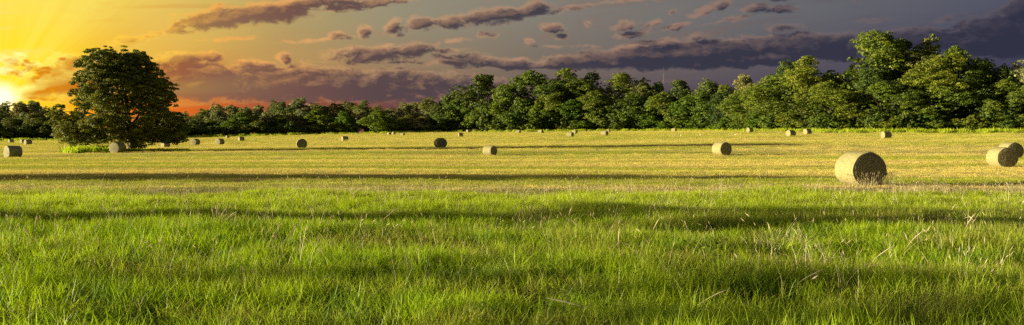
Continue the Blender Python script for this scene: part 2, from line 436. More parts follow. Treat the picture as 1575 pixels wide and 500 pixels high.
# ------------------------------------------------------------------ grass
def blades(rng, n, rad, h0, h1, w, lean, tone=(0, 1), seed_head=False, square=False, h_pow=1.):
    th = rng.uniform(0, 2 * PI, n); rr = rad * np.sqrt(rng.uniform(0, 1, n))
    bx, by = rr * np.cos(th), rr * np.sin(th)
    if square: bx, by = rng.uniform(-rad, rad, n), rng.uniform(-rad, rad, n)
    L = h0 + (h1 - h0) * rng.uniform(0, 1, n) ** h_pow
    la = rng.uniform(0, 2 * PI, n); le = rng.uniform(.15, 1, n) * lean
    wa = la + PI / 2 + rng.normal(0, .5, n)
    ts = np.array([0., .38, .74, 1.]); V = []
    for i, t in enumerate(ts):
        out = le * L * t ** 1.8; up = L * (t - .42 * np.minimum(le, 1.3) * t ** 2.2)
        cx = bx + np.cos(la) * out; cy = by + np.sin(la) * out
        ww = w * (1., .85, .5, 0.)[i] * (.7 + .6 * rng.uniform(0, 1, n)) if i in (0,) else w * (1., .85, .5, 0.)[i]
        if i < 3:
            V.append(np.stack([cx - np.cos(wa) * ww, cy - np.sin(wa) * ww, up], 1))
            V.append(np.stack([cx + np.cos(wa) * ww, cy + np.sin(wa) * ww, up], 1))
        else:
            V.append(np.stack([cx, cy, up], 1))
    A = np.stack(V, 1).reshape(-1, 3)          # 7 verts per blade
    k = np.arange(n) * 7
    q = np.concatenate([np.stack([k, k + 1, k + 3, k + 2], 1), np.stack([k + 2, k + 3, k + 5, k + 4], 1)])
    t3 = np.stack([k + 4, k + 5, k + 6], 1)
    base = rng.uniform(tone[0], tone[1], n)
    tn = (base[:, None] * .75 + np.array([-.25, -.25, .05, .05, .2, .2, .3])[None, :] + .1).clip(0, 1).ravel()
    if seed_head:
        tip = A.reshape(-1, 7, 3)[:, 6, :]; mid_ = A.reshape(-1, 7, 3)[:, 4, :]
        d = tip - mid_; d /= np.linalg.norm(d, axis=1)[:, None]
        hl = L * .22; side = np.stack([np.cos(wa), np.sin(wa), 0 * wa], 1) * w * 2.4
        s2 = np.cross(d, side)
        start = tip - d * (hl * .2)[:, None]
        a0 = start; a1 = start + d * (hl * .45)[:, None] + side; a2 = start + d * hl[:, None]; a3 = start + d * (hl * .45)[:, None] - side
        b1 = start + d * (hl * .45)[:, None] + s2; b3 = start + d * (hl * .45)[:, None] - s2
        H = np.stack([a0, a1, a2, a3, a0, b1, a2, b3], 1).reshape(-1, 3)
        k2 = len(A) + np.arange(n) * 8
        q = np.concatenate([q, np.stack([k2, k2 + 1, k2 + 2, k2 + 3], 1), np.stack([k2 + 4, k2 + 5, k2 + 6, k2 + 7], 1)])
        A = np.concatenate([A, H]); tn = np.concatenate([tn, np.repeat(base, 8)])
    return A, q, t3, tn

def tuft_collection(name, mat, variants, seed, **kw):
    c = bpy.data.collections.new(name)
    for i in range(variants):
        rng = np.random.default_rng(seed + i)
        A, q, t3, tn = blades(rng, **kw)
        o = bpy.data.objects.new(name + '_clump', mesh_np(name + '_clump', A, q, t3, [mat], False, tn))
        c.objects.link(o)
    return c

def scatter(name, pts, scl, coll, nvar, rng, label, zs=None):
    """one stuff object: clumps of blades set on the given points"""
    n = len(pts)
    me = bpy.data.meshes.new(name); me.vertices.add(n); me.vertices.foreach_set('co', np.asarray(pts, np.float32).ravel())
    def at(nm, typ, key, arr):
        a = me.attributes.new(nm, typ, 'POINT'); a.data.foreach_set(key, arr.ravel())
    at('rotz', 'FLOAT_VECTOR', 'vector', np.stack([rng.normal(0, .08, n), rng.normal(0, .08, n), rng.uniform(0, 2 * PI, n)], 1).astype(np.float32))
    s3 = np.stack([scl, scl, scl if zs is None else zs], 1).astype(np.float32)
    at('scl', 'FLOAT_VECTOR', 'vector', s3)
    at('idx', 'INT', 'value', rng.integers(0, nvar, n).astype(np.int32))
    o = link(name, me)
    ng = bpy.data.node_groups.new(name, 'GeometryNodeTree')
    ng.interface.new_socket('Geometry', in_out='INPUT', socket_type='NodeSocketGeometry')
    ng.interface.new_socket('Geometry', in_out='OUTPUT', socket_type='NodeSocketGeometry')
    gi = ng.nodes.new('NodeGroupInput'); go = ng.nodes.new('NodeGroupOutput')
    iop = ng.nodes.new('GeometryNodeInstanceOnPoints'); ci = ng.nodes.new('GeometryNodeCollectionInfo')
    ci.inputs[0].default_value = coll; ci.inputs['Separate Children'].default_value = True; ci.inputs['Reset Children'].default_value = True
    iop.inputs['Pick Instance'].default_value = True
    def na(nm, typ):
        nd = ng.nodes.new('GeometryNodeInputNamedAttribute'); nd.data_type = typ; nd.inputs[0].default_value = nm
        return next(s for s in nd.outputs if s.enabled and s.name == 'Attribute')
    ng.links.new(gi.outputs[0], iop.inputs['Points']); ng.links.new(ci.outputs[0], iop.inputs['Instance'])
    ng.links.new(na('idx', 'INT'), iop.inputs['Instance Index'])
    e2r = ng.nodes.new('FunctionNodeEulerToRotation')
    ng.links.new(na('rotz', 'FLOAT_VECTOR'), e2r.inputs[0]); ng.links.new(e2r.outputs[0], iop.inputs['Rotation'])
    ng.links.new(na('scl', 'FLOAT_VECTOR'), iop.inputs['Scale'])
    ng.links.new(iop.outputs[0], go.inputs[0])
    md = o.modifiers.new('scatter', 'NODES'); md.node_group = ng
    tag(o, label, None, None, 'stuff')
    return o

def wedge(rng, n, y0, y1, k=.66, pad=4.):
    """points spread evenly over the strip of field between two distances"""
    y = np.sqrt(rng.uniform((y0 + pad) ** 2, (y1 + pad) ** 2, n * 2)) - pad
    x = rng.uniform(-1, 1, n * 2) * (k * y + pad)
    return x[:n], y[:n]
def nz2(x, y, s, seed=0):
    v = 0; r = np.random.default_rng(seed)
    for i in range(6):
        a, b, c = r.uniform(.4, 1.6) * s, r.uniform(.4, 1.6) * s, r.uniform(0, 6.28)
        v = v + np.sin(x * a + c + 1.3 * np.sin(y * b + c)) * np.cos(y * b - c + .8 * np.sin(x * a))
    return v / 3.
def row_height(x, y):
    """stubble stands higher and lower in rows left by the mower"""
    v = y + 1.2 * nz2(x * .05, y * .2, 1., 21)
    return np.clip(.85 + .35 * np.sin(v * 2 * PI / 3.1) + .35 * nz2(x * .06, y, .5, 23), .25, 1.6)
def treeline(px): return np.interp(px, [-200, 0, 110, 260, 500, 690, 730, 800, 1000, 1100, 1150, 1250, 1400, 1575, 1800],
                                       [322, 326, 330, 352, 366, 368, 362, 350, 334, 312, 262, 224, 212, 204, 196])
def pxof(x, y): return 787.5 + F * x / y

rng = np.random.default_rng(11)
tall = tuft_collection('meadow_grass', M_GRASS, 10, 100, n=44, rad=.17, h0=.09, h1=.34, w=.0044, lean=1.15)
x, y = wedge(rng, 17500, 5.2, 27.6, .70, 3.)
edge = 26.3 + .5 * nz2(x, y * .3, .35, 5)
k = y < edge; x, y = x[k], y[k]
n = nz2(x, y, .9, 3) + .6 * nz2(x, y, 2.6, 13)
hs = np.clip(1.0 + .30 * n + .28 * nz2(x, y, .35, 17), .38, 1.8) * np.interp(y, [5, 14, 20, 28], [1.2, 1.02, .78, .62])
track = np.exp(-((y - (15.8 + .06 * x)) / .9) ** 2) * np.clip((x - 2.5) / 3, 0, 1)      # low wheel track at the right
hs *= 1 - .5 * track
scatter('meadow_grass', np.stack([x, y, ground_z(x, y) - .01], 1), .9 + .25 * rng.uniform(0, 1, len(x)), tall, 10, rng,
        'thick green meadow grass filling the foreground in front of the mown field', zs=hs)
thatch = tuft_collection('dead_thatch', M_DRY, 6, 150, n=14, rad=.20, h0=.10, h1=.30, w=.0030, lean=1.9)
x, y = wedge(rng, 5200, 6, 27.5, .66, 3.)
k = rng.uniform(0, 1, len(x)) < np.clip(.25 + .35 * nz2(x, y, .45, 31) + .012 * x, .06, .9); x, y = x[k], y[k]
scatter('dead_grass', np.stack([x, y, ground_z(x, y)], 1), rng.uniform(.7, 1.25, len(x)), thatch, 6, rng, 'dead straw coloured blades lying through the meadow grass')
lush = tuft_collection('lush_tufts', M_GRASS, 6, 170, n=30, rad=.10, h0=.22, h1=.48, w=.0052, lean=.85)
x, y = wedge(rng, 1500, 6, 24, .66, 3.)
k = nz2(x, y, .6, 41) > .05; x, y = x[k], y[k]
scatter('grass_tussocks', np.stack([x, y, ground_z(x, y)], 1), rng.uniform(.6, 1.05, len(x)) * np.interp(y, [6, 24], [1., .7]), lush, 6, rng, 'taller tussocks of bright grass standing out of the meadow')
# short stubble, coarser with distance
st1 = tuft_collection('stubble_near', M_STUB, 8, 200, n=80, rad=.45, h0=.03, h1=.10, w=.0045, lean=1.2)
x, y = wedge(rng, 15500, 25.6, 70, .64, 4.)
scatter('mown_stubble', np.stack([x, y, ground_z(x, y) - .004], 1), rng.uniform(.8, 1.25, len(x)), st1, 8, rng, 'short yellow stubble on the near mown field', zs=row_height(x, y))
st2 = tuft_collection('stubble_mid', M_STUB, 8, 300, n=200, rad=1.1, h0=.03, h1=.08, w=.009, lean=1.2)
x, y = wedge(rng, 14500, 69, 165, .64, 4.)
scatter('mown_stubble', np.stack([x, y, ground_z(x, y) - .004], 1), rng.uniform(.8, 1.25, len(x)), st2, 8, rng, 'short yellow stubble across the middle of the mown field', zs=row_height(x, y))
st3 = tuft_collection('stubble_far', M_STUB, 8, 400, n=330, rad=2.6, h0=.04, h1=.10, w=.022, lean=1.2)
x, y = wedge(rng, 12500, 163, 372, .64, 4.)
k = y < treeline(pxof(x, y)) + 4; x, y = x[k], y[k]
scatter('mown_stubble', np.stack([x, y, ground_z(x, y) - .004], 1), rng.uniform(.8, 1.25, len(x)), st3, 8, rng, 'short yellow stubble on the far mown field below the woods', zs=row_height(x, y))

# pale seed stalks standing above the grass
stalk = tuft_collection('seed_stalks', M_DRY, 8, 500, n=3, rad=.22, h0=.28, h1=.58, w=.0028, lean=.7, seed_head=True)
x, y = wedge(rng, 1900, 9, 27.2, .64, 3.)
k = rng.uniform(0, 1, len(x)) < np.interp(nz2(x, y, .5, 9), [-.6, .9], [.35, .9]); x, y = x[k], y[k]
scatter('seed_stalks', np.stack([x, y, ground_z(x, y)], 1), rng.uniform(.6, 1.1, len(x)), stalk, 8, rng, 'thin pale seed stalks standing above the meadow grass')
fr = tuft_collection('fringe_stalks', M_SEED, 8, 600, n=9, rad=.22, h0=.14, h1=.34, w=.0026, lean=.35, seed_head=True)
x, y = wedge(rng, 1500, 24.8, 28.6, .64, 3.)
x2 = rng.uniform(11.5, 12.9, 46); y2 = rng.uniform(30.2, 31.4, 46)
x, y = np.concatenate([x, x2]), np.concatenate([y, y2])
scatter('fringe_grass', np.stack([x, y, ground_z(x, y)], 1), np.concatenate([rng.uniform(.5, .95, 1500), rng.uniform(1.0, 1.6, 46)]), fr, 8, rng,
        'brownish seeding grass along the edge of the mown field, thickest before the big bale')
# weeds below the oak and the rough strip at the foot of the woods
weed = tuft_collection('weeds', M_GRASS, 6, 700, n=60, rad=.5, h0=.25, h1=.75, w=.035, lean=.9)
xs = []; ys = []; sc = []
for _ in range(230):
    px = random.Random(_).uniform(103, 290); Y = 108 + random.Random(_ + 999).uniform(-3.4, 2.5) - (1.2 if px < 180 else 0)
    xs.append((px - 787.5) / F * Y); ys.append(Y); sc.append((1.25 if px < 178 else .55) * random.Random(_ + 77).uniform(.6, 1.15))
x, y = np.array(xs), np.array(ys)
scatter('oak_weeds', np.stack([x, y, ground_z(x, y)], 1), np.array(sc) * 1.15, weed, 6, rng, 'bright green weeds growing in the shade under the big lone tree')
n = 1700
px = rng.uniform(-60, 1640, n); off = rng.uniform(-9, 6, n) + 2.5 * nz2(px * .08, px * .03, 1., 51)
Y = treeline(px) + off; x = (px - 787.5) / F * Y
scatter('wood_edge_weeds', np.stack([x, Y, ground_z(x, Y)], 1), rng.uniform(1., 2.2, n), weed, 6, rng, 'rough green grass and weeds along the foot of the woods')

# ------------------------------------------------------------------ hay bales
def make_bale(seed):
    rng = np.random.default_rng(seed); Rr, L, n, ml = .625, 1.25, 56, 15
    def rad(t, yy, seedk=0):
        r = Rr * (1 + .012 * np.sin(3 * t + seed) + .008 * np.sin(7 * t + 2 * seed + yy * 3) + .006 * np.sin(yy * 21 + seed))
        return r
    V = []
    for j in range(ml):
        yy = -L / 2 + L * j / (ml - 1)
        bev = 1 - .045 * max(0, (abs(yy) - L / 2 + .09) / .09) ** 2
        for i in range(n):
            t = 2 * PI * i / n; r = rad(t, yy) * bev + rng.normal(0, .0022)
            x = r * math.cos(t) * (1.05 - .03 * math.sin(t)); z = r * math.sin(t) * (.985 + .012 * math.sin(yy * 4 + seed))
            z = max(z, -Rr * .90 + .03 * (z + Rr * .90))
            V.append((x, yy, z + Rr * .93))
    V = np.array(V); Q = []
    for j in range(ml - 1):
        for i in range(n):
            Q.append((j * n + i, j * n + (i + 1) % n, (j + 1) * n + (i + 1) % n, (j + 1) * n + i))
    side = mesh_np('net_wrap', V, np.array(Q)[:, ::-1], None, [M_WRAP], True)
    faces = []
    for s in (-1, 1):
        ring = V[:n] if s < 0 else V[-n:]
        c0 = ring.mean(0); FV = []; nr = 16
        for j in range(nr):
            f = 1 - j / nr
            for i in range(n):
                t = 2 * PI * i / n
                spir = .012 * math.sin((f * 7 * 2 * PI) + t) + rng.normal(0, .004)
                dome = .045 * (1 - f ** 2)
                p = c0 + (ring[i] - c0) * f
                p = p.copy(); p[1] += s * (dome + spir * (f < .99))
                FV.append(p)
        FV.append(c0 + np.array([0, s * .045, 0])); Fq = []; Ft = []
        for j in range(nr - 1):
            for i in range(n):
                a = [j * n + i, j * n + (i + 1) % n, (j + 1) * n + (i + 1) % n, (j + 1) * n + i]
                Fq.append(a if s < 0 else a[::-1])
        for i in range(n):
            a = [(nr - 1) * n + i, (nr - 1) * n + (i + 1) % n, nr * n]
            Ft.append(a if s < 0 else a[::-1])
        FV = np.array(FV); FV[:, 2] -= Rr * .93   # object origin at the face centre height so the coil is centred
        faces.append(mesh_np('end_face', FV, Fq, Ft, [M_FACE], True))
    S = []; T = []
    for k in range(420):
        sgn = -1 if k % 2 else 1; t = rng.uniform(0, 2 * PI); f = 1. if k < 240 else rng.uniform(.15, .97)
        c0 = np.array([Rr * 1.03 * math.cos(t) * f, sgn * (L / 2 - .01 + .04 * (1 - f * f)), max(Rr * math.sin(t) * f, -Rr * .92) + Rr * .93])
        d = rng.normal(0, 1, 3); d[1] = sgn * abs(d[1]) * 1.1; d[0] += math.cos(t) * .6; d[2] += math.sin(t) * .6; d /= np.linalg.norm(d)
        w_ = np.cross(d, rng.normal(0, 1, 3)); w_ /= np.linalg.norm(w_); l_ = rng.uniform(.03, .10)
        b0 = len(S); S += [c0 - w_ * .003, c0 + w_ * .003, c0 + d * l_ + np.array([0, 0, -.3 * l_])]; T.append((b0, b0 + 1, b0 + 2))
    straw = mesh_np('loose_straw', np.array(S), None, T, [M_DRY], False, rng.uniform(0, .8, len(S)))
    return side, faces, Rr * .93, straw
BALE = [make_bale(s) for s in (3, 8, 15)]
# x, base row, height px, turn, distance, label
BALES = [
 (1323, 285, 53, 30, 'largest and nearest round hay bale, dark coiled end facing the camera'),
 (1541, 257, 31, 30, 'big hay bale at the right edge, front one of an overlapping pair'),
 (1554, 244, 25.5, 32, 'hay bale half hidden behind the front bale at the right edge'),
 (1110, 238.8, 20.5, 38, 'middle sized bale right of centre, sunlit side, dark end, shadow running right'),
 (753.5, 239, 13.3, 50, 'small bright bale lying at the centre, nearest of the middle field'),
 (677.5, 227.2, 15.4, 18, "dark ended bale on the lone tree's long shadow, left of the small bright bale"),
 (464, 228.2, 15.0, 2, "bale seen flat on its round dark end, in the lone tree's shadow"),
 (181, 235.4, 16.9, -40, 'bale with a coiled end lying just in front of the lone tree'),
 (20, 242.6, 18.8, -66, 'blue shaded bale with a lit left end, nearest to the left edge'),
 (254.5, 226.8, 7.5, -60, 'small bale peeping out below the right side of the lone tree'),
 (300.5, 223.0, 9.8, -38, 'first small bale clear of the lone tree on its right'),
 (338, 222.6, 9.8, -42, 'second small bale right of the lone tree, light on its end'),
 (371, 217.4, 7.2, -70, 'small squarish bale behind and right of the two beside the lone tree'),
 (17, 220.2, 6.2, -70, 'tiny single bale under the far left wood, leftmost of all there'),
 (36, 220.8, 6.8, -70, 'tiny rear bale of the touching pair by the far left wood'),
 (43, 222.8, 8.3, -66, 'tiny front bale of the touching pair by the far left wood'),
 (530.5, 217.8, 8.4, -72, 'small blocky bale alone left of the sunlit gap in the wood'),
 (598.5, 207.8, 4.4, 30, 'left one of two tiny close bales by the gap in the wood'),
 (605.5, 207.2, 4.2, 30, 'right one of two tiny close bales by the gap in the wood'),
 (619.5, 209.2, 5.0, 50, 'tiny bale just in front of the two tiny close ones'),
 (634.5, 204.6, 3.6, 40, 'smallest bale, far off against the dark wood left of centre'),
 (708.5, 210.3, 6.2, -75, 'small pale bale in front of the central wood, facing side shaded'),
 (720, 203.9, 4.6, -50, 'tiny reddish lit bale right under the tall dark tree of the wood'),
 (797.5, 205.4, 5.6, 60, 'tiny bale at the wood edge right of centre, first of two'),
 (832, 205.6, 6.1, 55, 'tiny bale at the wood edge right of centre, second of two'),
 (877, 211.0, 8.2, 62, 'front bale of the left one of two bale pairs'),
 (884, 206.0, 6.2, 55, 'rear bale of the left one of two bale pairs'),
 (930, 208.8, 8.2, 60, 'front bale of the right one of two bale pairs'),
 (935.5, 204.0, 5.2, 55, 'rear bale of the right one of two bale pairs'),
 (1037, 203.0, 6.0, 60, 'tiny bale against the bushes below the faint mast'),
 (1153.5, 203.8, 7.6, -50, 'leftmost and farthest of three bales with lit left ends'),
 (1216.5, 210.2, 10.3, -50, 'middle and nearest of three bales with lit left ends'),
 (1242, 207.0, 9.0, -48, 'rightmost of three bales with lit left ends below the high wood'),
 (1363, 212.8, 11.0, -58, 'bale alone behind the largest bale, before the high wood'),
 (350, 212.8, 3.6, -60, 'tiny shaded bale of the far wood edge, past the lone tree'),
]
def solve_y(px, row):
    """distance at which the line of sight through a ground point meets the field"""
    Y = np.arange(20, 420, .25); X = (px - 787.5) / F * Y
    r = 208 + (EYE - ground_z(X, Y)) * F / Y
    k = np.where(r <= row)[0]
    return float(Y[k[0]]) if len(k) else 330.
BALE_POS = []
for i, (px, row, hpx, th, label) in enumerate(BALES):
    Y = min(solve_y(px, row), float(treeline(px)) - 6)
    s = min(max(hpx * Y / F / (.625 * 1.93), .80), 1.22)
    x, y, z = spot(px, Y)
    a = math.atan2(x, y); t = R(th)
    nxx = -math.sin(a) * math.cos(t) + math.cos(a) * math.sin(t)
    nyy = -math.cos(a) * math.cos(t) - math.sin(a) * math.sin(t)
    rz = math.atan2(nyy, nxx) + PI / 2                 # local -Y is the visible end
    b = BALE[i % 3]
    o = empty('hay_bale', (x, y, z - .02), rz, (s, s, s))
    tag(o, label, 'hay bale', 'round hay bales lying on the mown field')
    link('net_wrap', b[0], o)
    for f in b[1]: link('end_face', f, o, (0, 0, b[2]))
    if hpx > 12: tag(link('loose_straw', b[3], o), None, None, None, 'stuff')
    BALE_POS.append((round(x, 1), round(y, 1), round(s, 2)))
print('BALES', BALE_POS)

# ------------------------------------------------------------------ trees
def leaves(rng, C, rad, n_each, size, flat=.75, jitter=.36, lobe=None):
    """leaf sprays on the outer shells of small foliage clumps: C centres, rad radii, lobe = outward direction of the bough each belongs to"""
    m = len(C); tot = m * n_each
    cc = np.repeat(C, n_each, 0); rr = np.repeat(rad, n_each)
    d = rng.normal(0, 1, (tot, 3)); d /= np.linalg.norm(d, axis=1)[:, None]
    d[:, 2] = np.where(d[:, 2] < -.3, -d[:, 2] * .6, d[:, 2])
    if lobe is not None:
        lb = np.repeat(lobe, n_each, 0); d = d + lb * .55; d /= np.linalg.norm(d, axis=1)[:, None]
    p = cc + d * (rr * rng.uniform(.45, 1.05, tot) ** .6)[:, None] * np.array([1, 1, flat])
    nrm = d * .9 + rng.normal(0, jitter, (tot, 3)); nrm /= np.linalg.norm(nrm, axis=1)[:, None]
    a = np.cross(nrm, rng.normal(0, 1, (tot, 3))); a /= np.linalg.norm(a, axis=1)[:, None]
    b = np.cross(nrm, a)
    s = size * rng.uniform(.6, 1.35, tot)[:, None]
    w = .66
    v0 = p - a * s * .5; v1 = p + b * s * w * .5 + nrm * s * .06; v2 = p + a * s * .5; v3 = p - b * s * w * .5 + nrm * s * .06
    V = np.stack([v0, v1, v2, v3], 1).reshape(-1, 3)
    k = np.arange(tot) * 4
    Q = np.stack([k, k + 1, k + 2, k + 3], 1)
    tn = np.repeat(rng.uniform(0, 1, m), n_each) * .45 + rng.uniform(0, .55, tot)
    return V, Q, np.repeat(tn, 4)

def lobes_of(rng, lobes, sub, Wd, ch, base, top, squash=.85):
    C = []; Rd = []; LD = []; ph = rng.uniform(0, 6.28, 4)
    for i in range(lobes):
        u = -1 + 2 * ((i * .618 + rng.uniform(0, .25)) % 1.); th = i * 2.399 + rng.normal(0, .3)
        prof = math.sqrt(max(0, 1 - (abs(u) ** (2.2 if u > 0 else 3.6)))) * (1 if u < 0 else top)
        e = (1 + .14 * math.sin(2 * th + ph[0]) + .10 * math.sin(3 * th + ph[1] + u * 2))
        lr = min(Wd, ch) * rng.uniform(.13, .23) * (1 if u < .6 else .85)
        rad = max(0, Wd / 2 * prof * e * rng.uniform(.85, 1.05) - lr * .9)
        c = np.array([rad * math.cos(th), rad * math.sin(th), base + ch * .5 + u * (ch * .5 - lr * .85)])
        d = rng.normal(0, 1, (sub, 3)); d /= np.linalg.norm(d, axis=1)[:, None]
        cs = c + d * lr * rng.uniform(.55, .85, (sub, 1)) * np.array([1, 1, squash])
        C.append(cs); Rd.append(lr * rng.uniform(.26, .46, sub)); LD.append(d)
    return np.concatenate(C), np.concatenate(Rd), np.concatenate(LD)

def crown_mesh(seed, H, Wd, base, lobes, sub, n_each, size, mat, top=1., fill=260):
    """crown of height H-base: rounded boughs on an uneven envelope, each broken into clumps of leaves"""
    rng = np.random.default_rng(seed); ch = H - base
    C, Rd, LD = lobes_of(rng, lobes, sub, Wd, ch, base, top)
    k = C[:, 2] - Rd * .7 > .05; C, Rd, LD = C[k], Rd[k], LD[k]
    V, Q, tn = leaves(rng, C, Rd, n_each, size, lobe=LD)
    # larger inner foliage that closes the crown's middle, its tone darkened as painted inner shade
    d = rng.normal(0, 1, (fill, 3)); d /= np.linalg.norm(d, axis=1)[:, None]
    d = d * rng.uniform(.15, 1, (fill, 1)) ** .5 * np.array([Wd * .31, Wd * .31, ch * .38]) + np.array([0, 0, base + ch * .46])
    V2, Q2, t2 = leaves(rng, d, np.full(fill, size * 1.5), 6, size * 2.0)
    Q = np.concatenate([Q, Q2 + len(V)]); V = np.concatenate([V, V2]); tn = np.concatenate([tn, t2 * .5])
    V[:, 2] = np.maximum(V[:, 2], .05)
    return mesh_np('crown', V, Q, None, [mat], False, tn)
def trunk_mesh(seed, H, r, base):
    rng = random.Random(seed); lst = []
    top = H * .72
    pts = [(0, 0, -.3), (0, 0, .3)]; x = y = 0
    for i in range(1, 6):
        x += rng.uniform(-.2, .2) * H / 12; y += rng.uniform(-.2, .2) * H / 12
        pts.append((x, y, .3 + top * i / 5))
    lst.append(tube_arrays(pts, [r * 1.35, r] + [r * (1 - .17 * i) for i in range(1, 6)]))
    for k in range(6):
        a = k * 1.05 + rng.uniform(-.3, .3); z0 = H * rng.uniform(.2, .5); l = H * rng.uniform(.22, .34)
        j = min(5, 1 + int(z0 / top * 5)); p0 = Vector(pts[j]); p0.z = z0
        q = [p0]
        for i in range(1, 4):
            f = i / 3; q.append(p0 + Vector((math.cos(a) * l * f, math.sin(a) * l * f, l * .9 * f ** 1.2)))
        lst.append(tube_arrays(q, [r * .5, r * .36, r * .22, r * .08], 5))
    V, Q = join_arrays(lst)
    return mesh_np('trunk', V, Q, None, [M_BARK], True)

PROTO = {}
def proto(key, H, Wd, base, variants, mats, lobes, sub, n_each, size, top=1., fill=260):
    PROTO[key] = (H, Wd, [(crown_mesh(hash_seed(key) + v, H, Wd, base, lobes, sub, n_each, size, mats[v % len(mats)], top, fill),
                           trunk_mesh(hash_seed(key) + v, H, H * .018 + .05, base)) for v in range(variants)])
def hash_seed(k): return sum(ord(c) * (i + 3) for i, c in enumerate(k))
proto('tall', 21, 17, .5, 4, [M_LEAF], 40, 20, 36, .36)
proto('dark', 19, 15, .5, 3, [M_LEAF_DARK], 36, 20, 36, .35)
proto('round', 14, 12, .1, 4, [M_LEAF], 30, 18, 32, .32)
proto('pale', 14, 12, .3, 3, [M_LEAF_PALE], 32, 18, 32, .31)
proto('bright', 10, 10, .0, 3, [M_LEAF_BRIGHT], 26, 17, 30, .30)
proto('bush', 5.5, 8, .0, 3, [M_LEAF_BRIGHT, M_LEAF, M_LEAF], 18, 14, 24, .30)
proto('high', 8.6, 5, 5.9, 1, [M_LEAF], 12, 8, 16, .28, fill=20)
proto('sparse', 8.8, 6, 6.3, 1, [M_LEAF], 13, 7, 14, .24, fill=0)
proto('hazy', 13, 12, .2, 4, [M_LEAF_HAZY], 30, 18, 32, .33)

def tree(key, v, px, top, wpx, Y, label, name='deciduous_tree', cat='tree', group=None):
    x, y, z = spot(px, Y)
    h = EYE + (208 - top) * Y / F - z; w = wpx * Y / F * 1.22
    H, Wd, vs = PROTO[key]; cr, tr = vs[v % len(vs)]
    s = w / Wd; sz = h / H
    rr = random.Random(int(px * 7 + Y))
    o = empty(name, (x, y, z - .05), rr.uniform(0, 2 * PI), (s, s, sz))
    tag(o, label, cat, group)
    link('crown', cr, o); link('trunk', tr, o)
    return o

LOOK = {'sparse': 'thin tree', 'tall': 'tall broad green tree', 'dark': 'tall dark green tree', 'round': 'rounded green tree', 'pale': 'pale grey green tree',
        'bright': 'low bright green tree', 'bush': 'low leafy bush', 'hazy': 'olive haze-tinted tree'}
# key, variant, x, top row, width, extra depth, label or None
WOOD = [
 ('dark',0,740,112,84,14,'tall dark rounded tree standing highest at the left end of the right wood'),
 ('bright',0,706,150,44,8,'bright tree leaning against the left foot of the tall dark tree'),
 ('round',0,768,150,50,10,None),
 ('tall',0,828,104,92,14,'broad tree with the highest lobes of the central wood, right of the tall dark tree'),
 ('tall',1,876,102,80,16,'high topped tree in the middle of the central wood'),
 ('dark',1,912,108,56,20,None), ('tall',2,952,110,72,12,'domed tree with sunlit lobes just right of the middle of the wood'),
 ('pale',0,992,119,58,14,'pale domed tree next to the domed sunlit one'),
 ('dark',0,1042,121,60,16,None), ('pale',1,1085,117,54,18,'pale tree whose crown stands above the low stretch of the wood'),
 ('round',1,1012,124,44,16,None), ('hazy',0,1146,112,54,30,None), ('round',2,1112,127,50,20,None),
 ('tall',0,1178,110,60,16,None), ('dark',1,1212,90,70,20,'dark peaked tree on the left shoulder of the high wood'),
 ('tall',1,1246,82,86,14,'sunlit tree with a rounded shoulder left of the tallest tree'),
 ('round',3,1280,104,60,18,None),
 ('tall',2,1345,45,128,14,'tallest tree of all, a broad dome rising above the high wood on the right'),
 ('dark',0,1386,56,80,20,'dark crown tucked behind the right side of the tallest tree'),
 ('pale',0,1432,52,84,16,'airy light crowned tree immediately right of the tallest tree'),
 ('tall',0,1478,64,76,14,'tree forming the right shoulder of the high wood'),
 ('dark',1,1512,88,70,16,None), ('round',0,1542,97,60,12,None), ('hazy',1,1572,91,66,12,'light tree rising at the very right edge of the photo'),
 ('dark',0,1625,80,90,14,None),
 # front rank
 ('round',1,716,165,46,2,None), ('bright',1,742,162,54,0,'bright low tree in front of the tall dark tree'), ('bright',2,772,158,54,0,None),
 ('round',0,796,117,66,8,'sunlit tree with a steep left flank beside the tall dark tree'), ('round',3,800,150,56,1,None), ('bright',0,832,158,50,0,None),
 ('round',2,856,140,66,3,None), ('bright',1,884,152,56,0,None), ('round',1,916,138,58,2,None), ('bright',2,938,160,52,0,None),
 ('round',3,972,138,66,2,None), ('bright',0,1002,155,50,0,None), ('round',0,1022,140,62,3,None),
 ('bright',1,1056,148,42,0,'small bright green tree shining among darker ones right of centre'), ('round',2,1082,138,62,3,None), ('dark',1,1112,140,56,2,None),
 ('round',1,1140,136,60,4,None), ('round',3,1166,140,52,0,None), ('tall',2,1200,112,98,4,'wide sunlit tree at the left front of the high wood with a visible trunk'),
 ('round',0,1236,138,70,0,None), ('tall',1,1276,124,92,2,None), ('round',2,1312,140,70,0,None), ('dark',1,1340,104,90,7,None),
 ('tall',0,1366,122,92,0,None), ('round',3,1404,112,100,4,None), ('tall',2,1456,80,116,8,'broad green dome below and right of the tallest tree'),
 ('round',1,1440,130,90,0,None), ('tall',1,1496,112,90,3,None), ('round',2,1524,150,46,-3,'small round tree, left of two like clipped balls near the right edge'),
 ('round',3,1552,152,44,-4,'small round tree, right of two like clipped balls near the right edge'), ('tall',0,1558,118,80,3,None), ('round',0,1592,124,80,0,None),
 ('bright',0,1640,140,80,0,None)]
